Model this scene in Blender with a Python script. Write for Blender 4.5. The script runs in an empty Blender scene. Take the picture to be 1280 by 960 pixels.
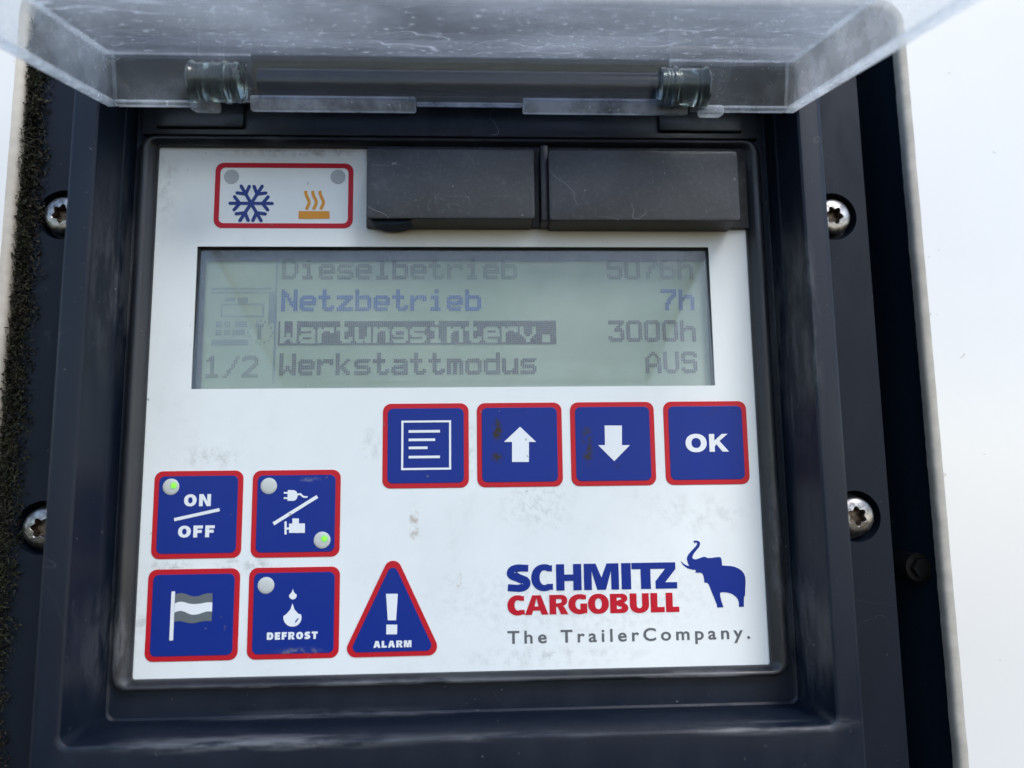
import bpy, bmesh, math, random
from math import sin, cos, pi, radians
from mathutils import Vector, Matrix, noise as mnoise
from mathutils.geometry import tessellate_polygon

S = bpy.context.scene
COL = S.collection
random.seed(7)

# ------------------------------------------------------------------ camera
H0 = 1.5                                   # height of the panel origin above the ground (m)
DIST = 0.23                                # camera to panel plane (m)
PITCH, YAW, ROLL = 0.1347828, -0.04599355, -0.01281141
FPX = 965.0                                # focal length in pixels of a 1280 wide frame
B = Matrix(((1, 0, 0), (0, 0, -1), (0, 1, 0)))
CAMROT = Matrix.Rotation(YAW, 3, 'Z') @ Matrix.Rotation(PITCH, 3, 'X') @ B @ Matrix.Rotation(ROLL, 3, 'Z')
cam = bpy.data.cameras.new('camera')
cam.sensor_width = 36.0
cam.lens = FPX / 1280 * 36.0
cam.clip_start = 0.005
cam.clip_end = 200
cam.dof.use_dof = True
cam.dof.focus_distance = 0.232
cam.dof.aperture_fstop = 7.0
co = bpy.data.objects.new('camera', cam)
COL.objects.link(co)
co.matrix_world = Matrix.Translation((0, -DIST, H0)) @ CAMROT.to_4x4()
S.camera = co

# ------------------------------------------------------------------ daylight
SUN_EL, SUN_AZ = radians(47), radians(31)  # azimuth: to the right of the panel's normal
SUN_POWER, SKY_POWER = 0.9, 0.135
w = bpy.data.worlds.new('World')
S.world = w
w.use_nodes = True
nt = w.node_tree
sky = nt.nodes.new('ShaderNodeTexSky')
sky.sky_type = 'NISHITA'
sky.sun_disc = False
sky.sun_elevation = SUN_EL
sdir = Vector((sin(SUN_AZ) * cos(SUN_EL), -cos(SUN_AZ) * cos(SUN_EL), sin(SUN_EL)))   # towards the sun
sky.sun_rotation = math.atan2(sdir.x, sdir.y)
sky.air_density = 1.0
sky.dust_density = 1.0
bg = nt.nodes['Background']
bg.inputs[1].default_value = SKY_POWER
nt.links.new(sky.outputs[0], bg.inputs[0])
sl = bpy.data.lights.new('sun', 'SUN')
sl.energy = SUN_POWER
sl.angle = radians(16)
sl.color = (1.0, 0.97, 0.93)
so = bpy.data.objects.new('sun', sl)
COL.objects.link(so)
so.rotation_euler = sdir.to_track_quat('Z', 'Y').to_euler()
so.location = (0, 0, 5)
S.view_settings.view_transform = 'Standard'
S.view_settings.look = 'None'
S.view_settings.exposure = 1.13
S.view_settings.gamma = 1.0
S.cycles.max_bounces = 12
S.cycles.transparent_max_bounces = 24
S.cycles.caustics_refractive = False
S.cycles.caustics_reflective = False


def at(px, py, y=0.0):
    """a point of the photograph carried onto the plane y (mm) of the panel, in panel millimetres (x, z)"""
    d = CAMROT @ Vector((px - 640, 480 - py, -FPX))
    k = (DIST * 1000 + y) / d.y
    return (d.x * k, d.z * k)


# ------------------------------------------------------------------ materials
def nmat(name):
    m = bpy.data.materials.new(name)
    m.use_nodes = True
    n = m.node_tree.nodes
    return m, n, m.node_tree.links, n['Principled BSDF']


def node(n, t, **kw):
    o = n.new(t)
    for k, v in kw.items():
        setattr(o, k, v)
    return o


def coord(n, l, scale=(1, 1, 1), rot=(0, 0, 0)):
    tc = node(n, 'ShaderNodeTexCoord')
    mp = node(n, 'ShaderNodeMapping')
    mp.inputs['Scale'].default_value = scale
    mp.inputs['Rotation'].default_value = rot
    l.new(tc.outputs['Object'], mp.inputs[0])
    return mp.outputs[0]


def noi(n, l, vec, scale, detail=4, rough=0.55, dist=0.0):
    t = node(n, 'ShaderNodeTexNoise')
    t.inputs['Scale'].default_value = scale
    t.inputs['Detail'].default_value = detail
    t.inputs['Roughness'].default_value = rough
    t.inputs['Distortion'].default_value = dist
    l.new(vec, t.inputs['Vector'])
    return t.outputs['Fac']


def ramp(n, l, fac, p0, c0, p1, c1):
    r = node(n, 'ShaderNodeMapRange')
    r.inputs['From Min'].default_value = p0
    r.inputs['From Max'].default_value = p1
    r.inputs['To Min'].default_value = c0
    r.inputs['To Max'].default_value = c1
    r.interpolation_type = 'SMOOTHSTEP'
    l.new(fac, r.inputs[0])
    return r.outputs[0]


def mth(n, l, op, a, b=None):
    m = node(n, 'ShaderNodeMath', operation=op)
    for i, v in enumerate((a, b)):
        if v is None:
            continue
        if isinstance(v, (int, float)):
            m.inputs[i].default_value = v
        else:
            l.new(v, m.inputs[i])
    return m.outputs[0]


def mixc(n, l, fac, a, b):
    m = node(n, 'ShaderNodeMix', data_type='RGBA')
    if isinstance(fac, (int, float)):
        m.inputs[0].default_value = fac
    else:
        l.new(fac, m.inputs[0])
    for i, v in ((6, a), (7, b)):
        if isinstance(v, tuple):
            m.inputs[i].default_value = (*v, 1) if len(v) == 3 else v
        else:
            l.new(v, m.inputs[i])
    return m.outputs[2]


def scratches(n, l, scale, width, seed, stretch=(1, 1, 1), gate=(0.5, 0.62)):
    """thin wandering lines: the level lines of a noise, broken up by a second one"""
    v = coord(n, l, stretch, (seed, seed * 1.7, seed * 0.6))
    a = noi(n, l, v, scale, 2.5, 0.5, 0.4)
    d = mth(n, l, 'ABSOLUTE', mth(n, l, 'SUBTRACT', a, 0.5))
    line = ramp(n, l, d, 0.0, 1.0, width, 0.0)
    b = noi(n, l, v, scale * 0.9, 2, 0.5)
    g = ramp(n, l, b, gate[0], 0.0, gate[1], 1.0)
    return mth(n, l, 'MULTIPLY', line, g)


def bump(n, l, bsdf, h, strength, dist):
    b = node(n, 'ShaderNodeBump')
    b.inputs['Strength'].default_value = strength
    b.inputs['Distance'].default_value = dist
    l.new(h, b.inputs['Height'])
    l.new(b.outputs[0], bsdf.inputs['Normal'])


def plastic(name, col, rough, dust=0.3, dustcol=(0.10, 0.105, 0.115), scr=0.4, fine=900, bs=0.12, spec=0.5, wear=()):
    m, n, l, p = nmat(name)
    v = coord(n, l)
    big = noi(n, l, v, 22, 5, 0.6)
    mid = noi(n, l, coord(n, l, (1, 1, 0.35)), 120, 5, 0.65)
    f1 = ramp(n, l, big, 0.38, 0.0, 0.75, 1.0)
    f2 = ramp(n, l, mid, 0.45, 0.0, 0.8, 1.0)
    f = mth(n, l, 'MULTIPLY', mth(n, l, 'ADD', mth(n, l, 'MULTIPLY', f1, 0.6), f2), dust)
    c = mixc(n, l, f, col, dustcol)
    sp = noi(n, l, v, 650, 2, 0.5)
    c = mixc(n, l, ramp(n, l, sp, 0.74, 0.0, 0.80, 0.6), c, (0.22, 0.22, 0.22))
    s = scratches(n, l, 42, 0.0035, 1.3, gate=(0.58, 0.70))
    c = mixc(n, l, mth(n, l, 'MULTIPLY', s, scr), c, (0.30, 0.31, 0.32))
    tc = node(n, 'ShaderNodeTexCoord')
    for (x, z, rx, rz, am, sx, sz, *dep) in wear:      # rubbed places, in panel mm
        yc, ry = dep if dep else (0, 1000)
        mp = node(n, 'ShaderNodeMapping', vector_type='TEXTURE')
        mp.inputs['Location'].default_value = (x / 1000, yc / 1000, z / 1000)
        mp.inputs['Scale'].default_value = (rx / 1000, ry / 1000, rz / 1000)
        l.new(tc.outputs['Object'], mp.inputs[0])
        ln = node(n, 'ShaderNodeVectorMath', operation='LENGTH')
        l.new(mp.outputs[0], ln.inputs[0])
        near = ramp(n, l, ln.outputs['Value'], 0.2, 1.0, 1.0, 0.0)
        tex = ramp(n, l, noi(n, l, coord(n, l, (sx, 0.6, sz)), 300, 5, 0.7), 0.40, 0.0, 0.62, 1.0)
        c = mixc(n, l, mth(n, l, 'MULTIPLY', mth(n, l, 'MULTIPLY', near, tex), am), c, (0.17, 0.175, 0.185))
    l.new(c, p.inputs['Base Color'])
    l.new(ramp(n, l, mid, 0.3, rough - 0.07, 0.7, rough + 0.1), p.inputs['Roughness'])
    p.inputs['Specular IOR Level'].default_value = spec
    bump(n, l, p, noi(n, l, v, fine, 3, 0.6), bs, 0.0002)
    return m


M = {}
M['housing'] = plastic('black_housing_plastic', (0.0045, 0.0090, 0.0190), 0.40, 0.055, (0.045, 0.058, 0.082), scr=0.10, spec=0.26, wear=[
    (-55, -62.6, 55, 3.2, 0.8, .12, 1, -22, 7), (75, -61.8, 30, 3.0, 0.8, .12, 1, -22, 7), (10, -62.6, 30, 2.0, 0.6, .12, 1, -22, 5), (-40, -62, 60, 3, .5, .15, 1, -2, 2), (93.2, 45, 4, 45, 0.28, 1, .18),
    (-103.5, 62, 2.6, 40, 0.28, 1, .18), (92, -40, 3, 30, 0.22, 1, .18), (-103, -40, 2.5, 22, 0.22, 1, .18)])
M['frame'] = plastic('dark_frame_rubber', (0.010, 0.012, 0.017), 0.38, 0.28, (0.065, 0.065, 0.07), 0.3, wear=[(-30, -54, 75, 2.6, 0.6, .15, 1), (60, -54, 40, 2.4, 0.6, .15, 1), (-100, -44, 3.5, 18, 0.55, 1, .2), (88, -20, 3, 40, 0.4, 1, .2), (-60, 107, 40, 2.5, .4, .2, 1)])
M['flange'] = plastic('black_flange_plastic', (0.0045, 0.008, 0.0155), 0.52, 0.04, (0.045, 0.058, 0.082), 0.06, spec=0.16)
M['recess'] = plastic('recess_black', (0.011, 0.022, 0.040), 0.6, 0.05, (0.03, 0.03, 0.035), 0.1, spec=0.15)
M['bracket'] = plastic('bracket_black', (0.012, 0.015, 0.019), 0.35, 0.5, (0.07, 0.07, 0.075), 0.9)


def cap_mat():
    m, n, l, p = nmat('worn_black_rubber')
    v = coord(n, l)
    f = ramp(n, l, noi(n, l, v, 45, 6, 0.65), 0.35, 0.0, 0.75, 1.0)
    c = mixc(n, l, f, (0.011, 0.012, 0.016), (0.034, 0.036, 0.043))
    pale = ramp(n, l, noi(n, l, coord(n, l, (1, 1, 1.6), (0, 0.5, 0)), 75, 6, 0.75, 0.6), 0.58, 0.0, 0.80, 0.55)
    c = mixc(n, l, pale, c, (0.13, 0.13, 0.14))
    edge = ramp(n, l, noi(n, l, v, 28, 2, 0.5, 0.3), 0.53, 0.0, 0.545, 0.35)
    c = mixc(n, l, edge, c, (0.020, 0.021, 0.025))
    s = scratches(n, l, 34, 0.0038, 0.7, gate=(0.52, 0.60))
    c = mixc(n, l, mth(n, l, 'MULTIPLY', s, 0.45), c, (0.26, 0.26, 0.27))
    s2 = scratches(n, l, 60, 0.006, 2.1, (1, 1, 2.4), gate=(0.60, 0.70))
    c = mixc(n, l, mth(n, l, 'MULTIPLY', s2, 0.3), c, (0.24, 0.24, 0.25))
    sp = noi(n, l, v, 420, 2, 0.5)
    c = mixc(n, l, ramp(n, l, sp, 0.735, 0.0, 0.78, 0.45), c, (0.26, 0.26, 0.26))
    fg = ramp(n, l, noi(n, l, v, 900, 3, 0.7), 0.5, 0.0, 0.75, 0.4)
    c = mixc(n, l, fg, c, (0.085, 0.087, 0.095))
    l.new(c, p.inputs['Base Color'])
    p.inputs['Roughness'].default_value = 0.45
    bump(n, l, p, noi(n, l, v, 1400, 2, 0.6), 0.25, 0.00015)
    return m


M['cap'] = cap_mat()


def overlay(name, col, rough=0.32, grime=0.35, gcol=(0.30, 0.30, 0.29), spots=(), spec=0.18):
    """printed film: base colour, faint handling grime, specks"""
    m, n, l, p = nmat(name)
    v = coord(n, l)
    a = ramp(n, l, noi(n, l, v, 30, 6, 0.62), 0.42, 0.0, 0.78, 1.0)
    b = ramp(n, l, noi(n, l, v, 210, 5, 0.7), 0.48, 0.0, 0.82, 1.0)
    f = mth(n, l, 'MULTIPLY', mth(n, l, 'ADD', mth(n, l, 'MULTIPLY', a, 0.45), mth(n, l, 'MULTIPLY', b, a)), grime)
    c = mixc(n, l, f, col, gcol)
    sp = noi(n, l, v, 380, 2, 0.5)
    c = mixc(n, l, ramp(n, l, sp, 0.735, 0.0, 0.765, 0.55), c, (0.16, 0.15, 0.13))
    tc = node(n, 'ShaderNodeTexCoord')
    for (x, z, rx, rz, am, sc, sc0) in spots:          # single smudges, in panel mm
        mp = node(n, 'ShaderNodeMapping', vector_type='TEXTURE')
        mp.inputs['Location'].default_value = (x / 1000, 0, z / 1000)
        mp.inputs['Scale'].default_value = (rx / 1000, 1, rz / 1000)
        l.new(tc.outputs['Object'], mp.inputs[0])
        ln = node(n, 'ShaderNodeVectorMath', operation='LENGTH')
        l.new(mp.outputs[0], ln.inputs[0])
        near = ramp(n, l, ln.outputs['Value'], 0.15, 1.0, 1.0, 0.0)
        tex = ramp(n, l, noi(n, l, v, sc, 5, 0.7), 0.42, 0.0, 0.68, 1.0)
        c = mixc(n, l, mth(n, l, 'MULTIPLY', mth(n, l, 'MULTIPLY', near, tex), am), c, sc0)
    l.new(c, p.inputs['Base Color'])
    l.new(ramp(n, l, f, 0.0, rough, 0.4, rough + 0.25), p.inputs['Roughness'])
    p.inputs['Specular IOR Level'].default_value = spec
    bump(n, l, p, noi(n, l, v, 160, 3, 0.5), 0.05, 0.0004)
    return m


DIRT = (0.10, 0.085, 0.06)
GREY = (0.22, 0.22, 0.21)
M['white'] = overlay('white_overlay_film', (0.765, 0.795, 0.79), 0.34, 0.24, spots=[
    (-78, 10.5, 15, 5, 0.40, 330, (0.28, 0.27, 0.24)), (-67, -21, 12, 3.4, 0.55, 300, (0.16, 0.15, 0.13)),
    (-88, -20.5, 9, 2.5, 0.5, 300, (0.16, 0.15, 0.13)),
    (-18.6, -10.0, 2.0, 7.5, 0.8, 420, (0.30, 0.19, 0.09)), (-5.5, -26, 1.2, 3.5, 0.7, 420, (0.30, 0.20, 0.10)), (18, -5, 16, 10, 0.3, 500, GREY), (30, -33, 60, 16, 0.22, 480, GREY), (-62, 104.0, 34, 2.2, 0.4, 300, GREY),
    (-46, 104, 12, 1.8, 0.5, 300, (0.12, 0.11, 0.10)), (-94, 92, 5, 16, 0.35, 260, GREY),
    (-95.5, -36, 3.5, 12, 0.4, 260, GREY), (-31, 14, 4.5, 8, 0.3, 240, GREY), (20, -48, 40, 4, 0.35, 260, GREY),
    (-2, 12.5, 2.6, 12, 0.35, 200, GREY), (66, -8, 22, 8, 0.25, 240, GREY)])
M['blue'] = overlay('blue_print', (0.004, 0.025, 0.225), 0.33, 0.14, (0.05, 0.06, 0.12), spots=[
    (6.0, 17.4, 2.2, 4.2, 2.6, 420, (0.030, 0.026, 0.020)), (5.8, 9.3, 2.6, 2.4, 2.8, 420, (0.030, 0.026, 0.020)), (32.9, 12.9, 2.2, 8.0, 2.4, 420, (0.034, 0.030, 0.022)),
    (42.5, 6.2, 3.2, 1.2, 0.5, 300, (0.02, 0.02, 0.015)), (-51, -45, 9, 1.6, 0.8, 500, (0.20, 0.20, 0.22)),
    (-49, 3.5, 4.5, 1.0, 0.7, 420, (0.3, 0.32, 0.38)), (72, 22, 6, 3, 0.3, 300, (0.02, 0.02, 0.02))])
M['red'] = overlay('red_print', (0.50, 0.010, 0.022), 0.33, 0.12, (0.20, 0.06, 0.06))
M['crimson'] = overlay('crimson_print', (0.48, 0.009, 0.024), 0.33, 0.10, (0.2, 0.08, 0.08))
M['indigo'] = overlay('indigo_print', (0.022, 0.045, 0.22), 0.36, 0.12)
M['orange'] = overlay('orange_print', (0.72, 0.30, 0.035), 0.36, 0.12, (0.5, 0.3, 0.12))
M['greyprint'] = overlay('grey_print', (0.115, 0.125, 0.135), 0.35, 0.1)
M['flaggrey'] = overlay('flag_grey_print', (0.125, 0.145, 0.16), 0.35, 0.08)
M['icon'] = overlay('white_print', (0.78, 0.80, 0.82), 0.34, 0.3, (0.45, 0.46, 0.47))
M['lens'] = overlay('clear_grey_lens', (0.56, 0.58, 0.56), 0.3, 0.4, (0.30, 0.30, 0.28))
M['lens_dim'] = overlay('dim_lens', (0.40, 0.43, 0.45), 0.3, 0.3, (0.3, 0.3, 0.3))


def glow_mat():
    m, n, l, p = nmat('green_light')
    v = coord(n, l)
    p.inputs['Base Color'].default_value = (0.2, 0.6, 0.05, 1)
    tc = node(n, 'ShaderNodeTexCoord')
    ln = node(n, 'ShaderNodeVectorMath', operation='LENGTH')
    l.new(tc.outputs['Object'], ln.inputs[0])
    e = ramp(n, l, ln.outputs['Value'], 0.0004, 1.0, 0.0014, 0.0)
    p.inputs['Emission Color'].default_value = (0.16, 1.0, 0.005, 1)
    l.new(mth(n, l, 'MULTIPLY', e, 0.62), p.inputs['Emission Strength'])
    tr = node(n, 'ShaderNodeBsdfTransparent')
    mx = node(n, 'ShaderNodeMixShader')
    l.new(e, mx.inputs[0])
    l.new(tr.outputs[0], mx.inputs[1])
    l.new(p.outputs[0], mx.inputs[2])
    l.new(mx.outputs[0], n['Material Output'].inputs[0])
    return m


M['glow'] = glow_mat()


def paint_mat():
    m, n, l, p = nmat('white_gloss_paint')
    v = coord(n, l)
    f = ramp(n, l, noi(n, l, v, 14, 5, 0.6), 0.4, 0.0, 0.8, 0.25)
    c = mixc(n, l, f, (0.70, 0.70, 0.68), (0.60, 0.60, 0.58))
    sp = noi(n, l, v, 210, 2, 0.5)
    c = mixc(n, l, ramp(n, l, sp, 0.735, 0.0, 0.76, 0.5), c, (0.42, 0.38, 0.32))
    run = ramp(n, l, noi(n, l, coord(n, l, (1, 1, 0.12)), 70, 4, 0.6), 0.55, 0.0, 0.8, 0.2)
    c = mixc(n, l, run, c, (0.6, 0.60, 0.58))
    l.new(c, p.inputs['Base Color'])
    p.inputs['Roughness'].default_value = 0.22
    p.inputs['Coat Weight'].default_value = 0.3
    p.inputs['Coat Roughness'].default_value = 0.06
    bump(n, l, p, noi(n, l, v, 60, 3, 0.5), 0.08, 0.0006)
    return m


M['paint'] = paint_mat()


def simple(name, col, rough, metal=0.0, var=0.3, scale=200, bs=0.2, bd=0.0003):
    m, n, l, p = nmat(name)
    v = coord(n, l)
    f = ramp(n, l, noi(n, l, v, scale, 5, 0.65), 0.35, 0.0, 0.7, 1.0)
    c = mixc(n, l, f, tuple(x * (1 - var) for x in col), tuple(min(1, x * (1 + var)) for x in col))
    l.new(c, p.inputs['Base Color'])
    p.inputs['Roughness'].default_value = rough
    p.inputs['Metallic'].default_value = metal
    bump(n, l, p, noi(n, l, v, scale * 2, 3, 0.6), bs, bd)
    return m


M['seal'] = simple('beige_foam_edge', (0.47, 0.44, 0.385), 0.8, var=0.10, scale=160, bs=0.1)
M['steel'] = simple('weathered_steel', (0.31, 0.30, 0.29), 0.38, 1.0, 0.5, 420, 0.3, 0.0003)
M['rust'] = simple('rusty_socket', (0.16, 0.12, 0.09), 0.5, 0.7, 0.5, 700, 0.4)
M['bolt'] = simple('dull_bolt', (0.030, 0.026, 0.024), 0.5, 0.6, 0.4, 400)
M['moss'] = simple('moss_green', (0.017, 0.019, 0.006), 0.9, 0, 0.7, 260)
M['moss2'] = simple('moss_brown', (0.024, 0.020, 0.011), 0.9, 0, 0.6, 260)


def lcd_back():
    m, n, l, p = nmat('lcd_reflector')
    v = coord(n, l)
    f = ramp(n, l, noi(n, l, v, 24, 3, 0.5), 0.3, 0.0, 0.7, 1.0)
    c = mixc(n, l, f, (0.225, 0.29, 0.215), (0.31, 0.365, 0.285))
    l.new(c, p.inputs['Base Color'])
    p.inputs['Roughness'].default_value = 0.5
    return m


def seg(name, col, alpha):
    m, n, l, p = nmat(name)
    p.inputs['Base Color'].default_value = (*col, 1)
    p.inputs['Roughness'].default_value = 0.6
    v = coord(n, l)
    f = ramp(n, l, noi(n, l, v, 60, 3, 0.5), 0.3, alpha - 0.12, 0.7, alpha + 0.1)
    l.new(f, p.inputs['Alpha'])
    return m


M['lcd'] = lcd_back()
M['seg'] = seg('lcd_segment_grey', (0.085, 0.075, 0.10), 0.66)
M['segdim'] = seg('lcd_segment_dim', (0.12, 0.10, 0.12), 0.46)
M['segblue'] = seg('lcd_segment_blue', (0.05, 0.10, 0.34), 0.62)
M['segfaint'] = seg('lcd_segment_faint', (0.09, 0.12, 0.26), 0.30)


def clear(name, tint, gl_rough, frost, frostcol, ior=1.49, bumps=0.0, kind='plate'):
    """clear acrylic: see-through with a surface reflection, plus the scratched and dusty skin that scatters light"""
    m, n, l, p = nmat(name)
    out = n['Material Output']
    n.remove(p)
    v = coord(n, l)
    tr = node(n, 'ShaderNodeBsdfTransparent')
    tr.inputs[0].default_value = (*tint, 1)
    gl = node(n, 'ShaderNodeBsdfGlossy')
    gl.inputs['Roughness'].default_value = gl_rough
    fr = node(n, 'ShaderNodeLayerWeight')          # Schlick reflection, the same on both faces of the sheet
    fr.inputs[0].default_value = 0.5
    f0 = ((ior - 1) / (ior + 1)) ** 2
    fv = mth(n, l, 'ADD', mth(n, l, 'MULTIPLY', mth(n, l, 'POWER', fr.outputs['Facing'], 5.0), (1 - f0) * 0.8), f0)
    a = node(n, 'ShaderNodeMixShader')
    l.new(fv, a.inputs[0])
    l.new(tr.outputs[0], a.inputs[1])
    l.new(gl.outputs[0], a.inputs[2])
    df = node(n, 'ShaderNodeBsdfDiffuse')
    tl = node(n, 'ShaderNodeBsdfTranslucent')
    df.inputs[0].default_value = (*frostcol, 1)
    tl.inputs[0].default_value = (*frostcol, 1)
    d = node(n, 'ShaderNodeMixShader')
    d.inputs[0].default_value = 0.78          # mostly scattered onwards
    l.new(df.outputs[0], d.inputs[1])
    l.new(tl.outputs[0], d.inputs[2])
    if kind == 'plate':
        f1 = ramp(n, l, noi(n, l, coord(n, l, (0.35, 1, 1)), 22, 7, 0.66, 0.6), 0.32, 0.25, 0.72, 1.0)
        f2 = ramp(n, l, noi(n, l, coord(n, l, (0.5, 1, 1)), 620, 3, 0.7), 0.58, 0.0, 0.76, 1.0)
        s = scratches(n, l, 38, 0.010, 0.4, (0.5, 1, 1), gate=(0.5, 0.62))
        f = mth(n, l, 'ADD', mth(n, l, 'MULTIPLY', f1, frost), mth(n, l, 'MULTIPLY', f2, frost * 1.3))
        f = mth(n, l, 'ADD', f, mth(n, l, 'MULTIPLY', s, 0.25))
        f = mth(n, l, 'MINIMUM', f, 0.9)
    else:
        f1 = ramp(n, l, noi(n, l, v, 55, 6, 0.7), 0.36, 0.3, 0.68, 1.0)
        f2 = ramp(n, l, noi(n, l, v, 600, 2, 0.6), 0.66, 0.0, 0.75, 1.0)
        f = mth(n, l, 'ADD', mth(n, l, 'MULTIPLY', f1, frost), mth(n, l, 'MULTIPLY', f2, frost * 0.8))
    mx = node(n, 'ShaderNodeMixShader')
    l.new(f, mx.inputs[0])
    l.new(a.outputs[0], mx.inputs[1])
    l.new(d.outputs[0], mx.inputs[2])
    if bumps:
        b = node(n, 'ShaderNodeBump')
        b.inputs['Strength'].default_value = bumps
        b.inputs['Distance'].default_value = 0.0006
        l.new(noi(n, l, coord(n, l, (0.5, 1, 1)), 90, 4, 0.6), b.inputs['Height'])
        for x in (gl, fr):
            l.new(b.outputs[0], x.inputs['Normal'])
    l.new(mx.outputs[0], out.inputs[0])
    return m


M['lid'] = clear('clear_acrylic_plate', (0.95, 0.97, 0.98), 0.14, 0.235, (0.80, 0.86, 0.93), bumps=0.9)
M['lidwall'] = clear('clear_acrylic_wall', (0.97, 0.985, 0.99), 0.15, 0.33, (0.86, 0.89, 0.93), ior=1.18, kind='wall')
M['lidedge'] = clear('frosted_acrylic_edge', (0.95, 0.97, 0.98), 0.25, 0.75, (0.92, 0.94, 0.96), ior=1.25, kind='wall')
M['tube'] = clear('hinge_tube_acrylic', (0.62, 0.66, 0.74), 0.05, 0.03, (0.8, 0.85, 0.88), kind='wall')
M['window'] = clear('display_window_film', (0.995, 1.0, 1.0), 0.035, 0.035, (0.70, 0.74, 0.75), ior=1.56, kind='wall')


def knuckle_mat():
    m, n, l, p = nmat('green_tinged_acrylic')
    p.inputs['Base Color'].default_value = (0.62, 0.73, 0.69, 1)
    p.inputs['Roughness'].default_value = 0.14
    p.inputs['IOR'].default_value = 1.45
    p.inputs['Transmission Weight'].default_value = 0.95
    v = coord(n, l)
    bump(n, l, p, noi(n, l, v, 180, 3, 0.5), 0.15, 0.0006)
    return m


M['knuckle'] = knuckle_mat()


# ------------------------------------------------------------------ mesh helpers (all input in panel millimetres)
def mm(v):
    return (v[0] / 1000, v[1] / 1000, v[2] / 1000)


def link(name, me, mat=None, parent=None, loc=None):
    o = bpy.data.objects.new(name, me)
    COL.objects.link(o)
    if mat is not None and me is not None:
        for x in (mat if isinstance(mat, (list, tuple)) else [mat]):
            me.materials.append(x)
    if parent is not None:
        o.parent = parent
    if loc is not None:
        o.location = mm(loc)
    return o


def finish(name, bm, mat, parent=None, loc=None, smooth=None, recalc=True):
    if recalc:
        bmesh.ops.recalc_face_normals(bm, faces=bm.faces)
    me = bpy.data.meshes.new(name)
    bm.to_mesh(me)
    bm.free()
    if smooth is not None:
        for p in me.polygons:
            p.use_smooth = True
        me.set_sharp_from_angle(angle=radians(smooth))
    return link(name, me, mat, parent, loc)


def empty(name, parent=None, loc=None):
    return link(name, None, None, parent, loc)


def area(p):
    return 0.5 * sum(p[i][0] * p[(i + 1) % len(p)][1] - p[(i + 1) % len(p)][0] * p[i][1] for i in range(len(p)))


def add_prism(bm, contours, y0, y1, mi=0):
    """filled outline (first contour) with holes, in the xz plane, between depth y0 (front) and y1 (back)"""
    cs = []
    for i, c in enumerate(contours):
        c = list(c)
        if (area(c) > 0) != (i == 0):
            c.reverse()
        cs.append(c)
    tris = tessellate_polygon([[Vector((p[0], p[1], 0)) for p in c] for c in cs])
    flat = [p for c in cs for p in c]
    vf = [bm.verts.new(mm((p[0], y0, p[1]))) for p in flat]
    vb = [bm.verts.new(mm((p[0], y1, p[1]))) for p in flat]
    for t in tris:
        a, b, c = (flat[i] for i in t)
        cr = (b[0] - a[0]) * (c[1] - a[1]) - (b[1] - a[1]) * (c[0] - a[0])
        if abs(cr) < 1e-9:
            continue
        t = t if cr > 0 else t[::-1]
        try:
            bm.faces.new([vf[i] for i in t]).material_index = mi
            bm.faces.new([vb[i] for i in t[::-1]]).material_index = mi
        except ValueError:
            pass
    k = 0
    for c in cs:
        n = len(c)
        for i in range(n):
            j = (i + 1) % n
            bm.faces.new((vf[k + j], vf[k + i], vb[k + i], vb[k + j])).material_index = mi
        k += n


def prism(name, shapes, y0, y1, mat, parent=None, loc=None):
    bm = bmesh.new()
    for s in shapes:
        add_prism(bm, s, y0, y1)
    return finish(name, bm, mat, parent, loc, recalc=False)


def rrect(x0, x1, z0, z1, r=0.0, n=6):
    r = max(r, 1e-3)
    pts = []
    for cx, cz, a in ((x1 - r, z0 + r, -90), (x1 - r, z1 - r, 0), (x0 + r, z1 - r, 90), (x0 + r, z0 + r, 180)):
        for i in range(n + 1):
            t = radians(a + 90 * i / n)
            pts.append((cx + r * cos(t), cz + r * sin(t)))
    return pts


def loft(bm, rings, mi=0, close=False, n=6):
    """rings: (x0, x1, z0, z1, y, r) rounded rectangles joined in order"""
    vs = [[bm.verts.new(mm((p[0], y, p[1]))) for p in rrect(x0, x1, z0, z1, r, n)] for (x0, x1, z0, z1, y, r) in rings]
    for a, b in zip(vs, vs[1:]):
        k = len(a)
        for i in range(k):
            j = (i + 1) % k
            f = bm.faces.new((a[i], a[j], b[j], b[i]))
            f.material_index = mi
    return vs


def circle(cx, cz, r, n=32, a0=0):
    return [(cx + r * cos(a0 + 2 * pi * i / n), cz + r * sin(a0 + 2 * pi * i / n)) for i in range(n)]


def box(bm, x0, x1, y0, y1, z0, z1, bev=0.0, seg_=2, mi=0):
    r = bmesh.ops.create_cube(bm, size=1, matrix=Matrix.Translation(mm(((x0 + x1) / 2, (y0 + y1) / 2, (z0 + z1) / 2)))
                              @ Matrix.Diagonal((*mm((x1 - x0, y1 - y0, z1 - z0)), 1)))
    vs = r['verts']
    fs = list({f for v in vs for f in v.link_faces})
    for f in fs:
        f.material_index = mi
    if bev:
        es = list({e for v in vs for e in v.link_edges})
        bmesh.ops.bevel(bm, geom=es, offset=bev / 1000, segments=seg_, affect='EDGES', profile=0.5)


def arcpts(cx, cz, rx, rz, a0, a1, n=14, p=2.0):
    out = []
    for i in range(n + 1):
        t = radians(a0 + (a1 - a0) * i / n)
        c, s = cos(t), sin(t)
        out.append((cx + rx * math.copysign(abs(c) ** (2 / p), c), cz + rz * math.copysign(abs(s) ** (2 / p), s)))
    return out


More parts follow.
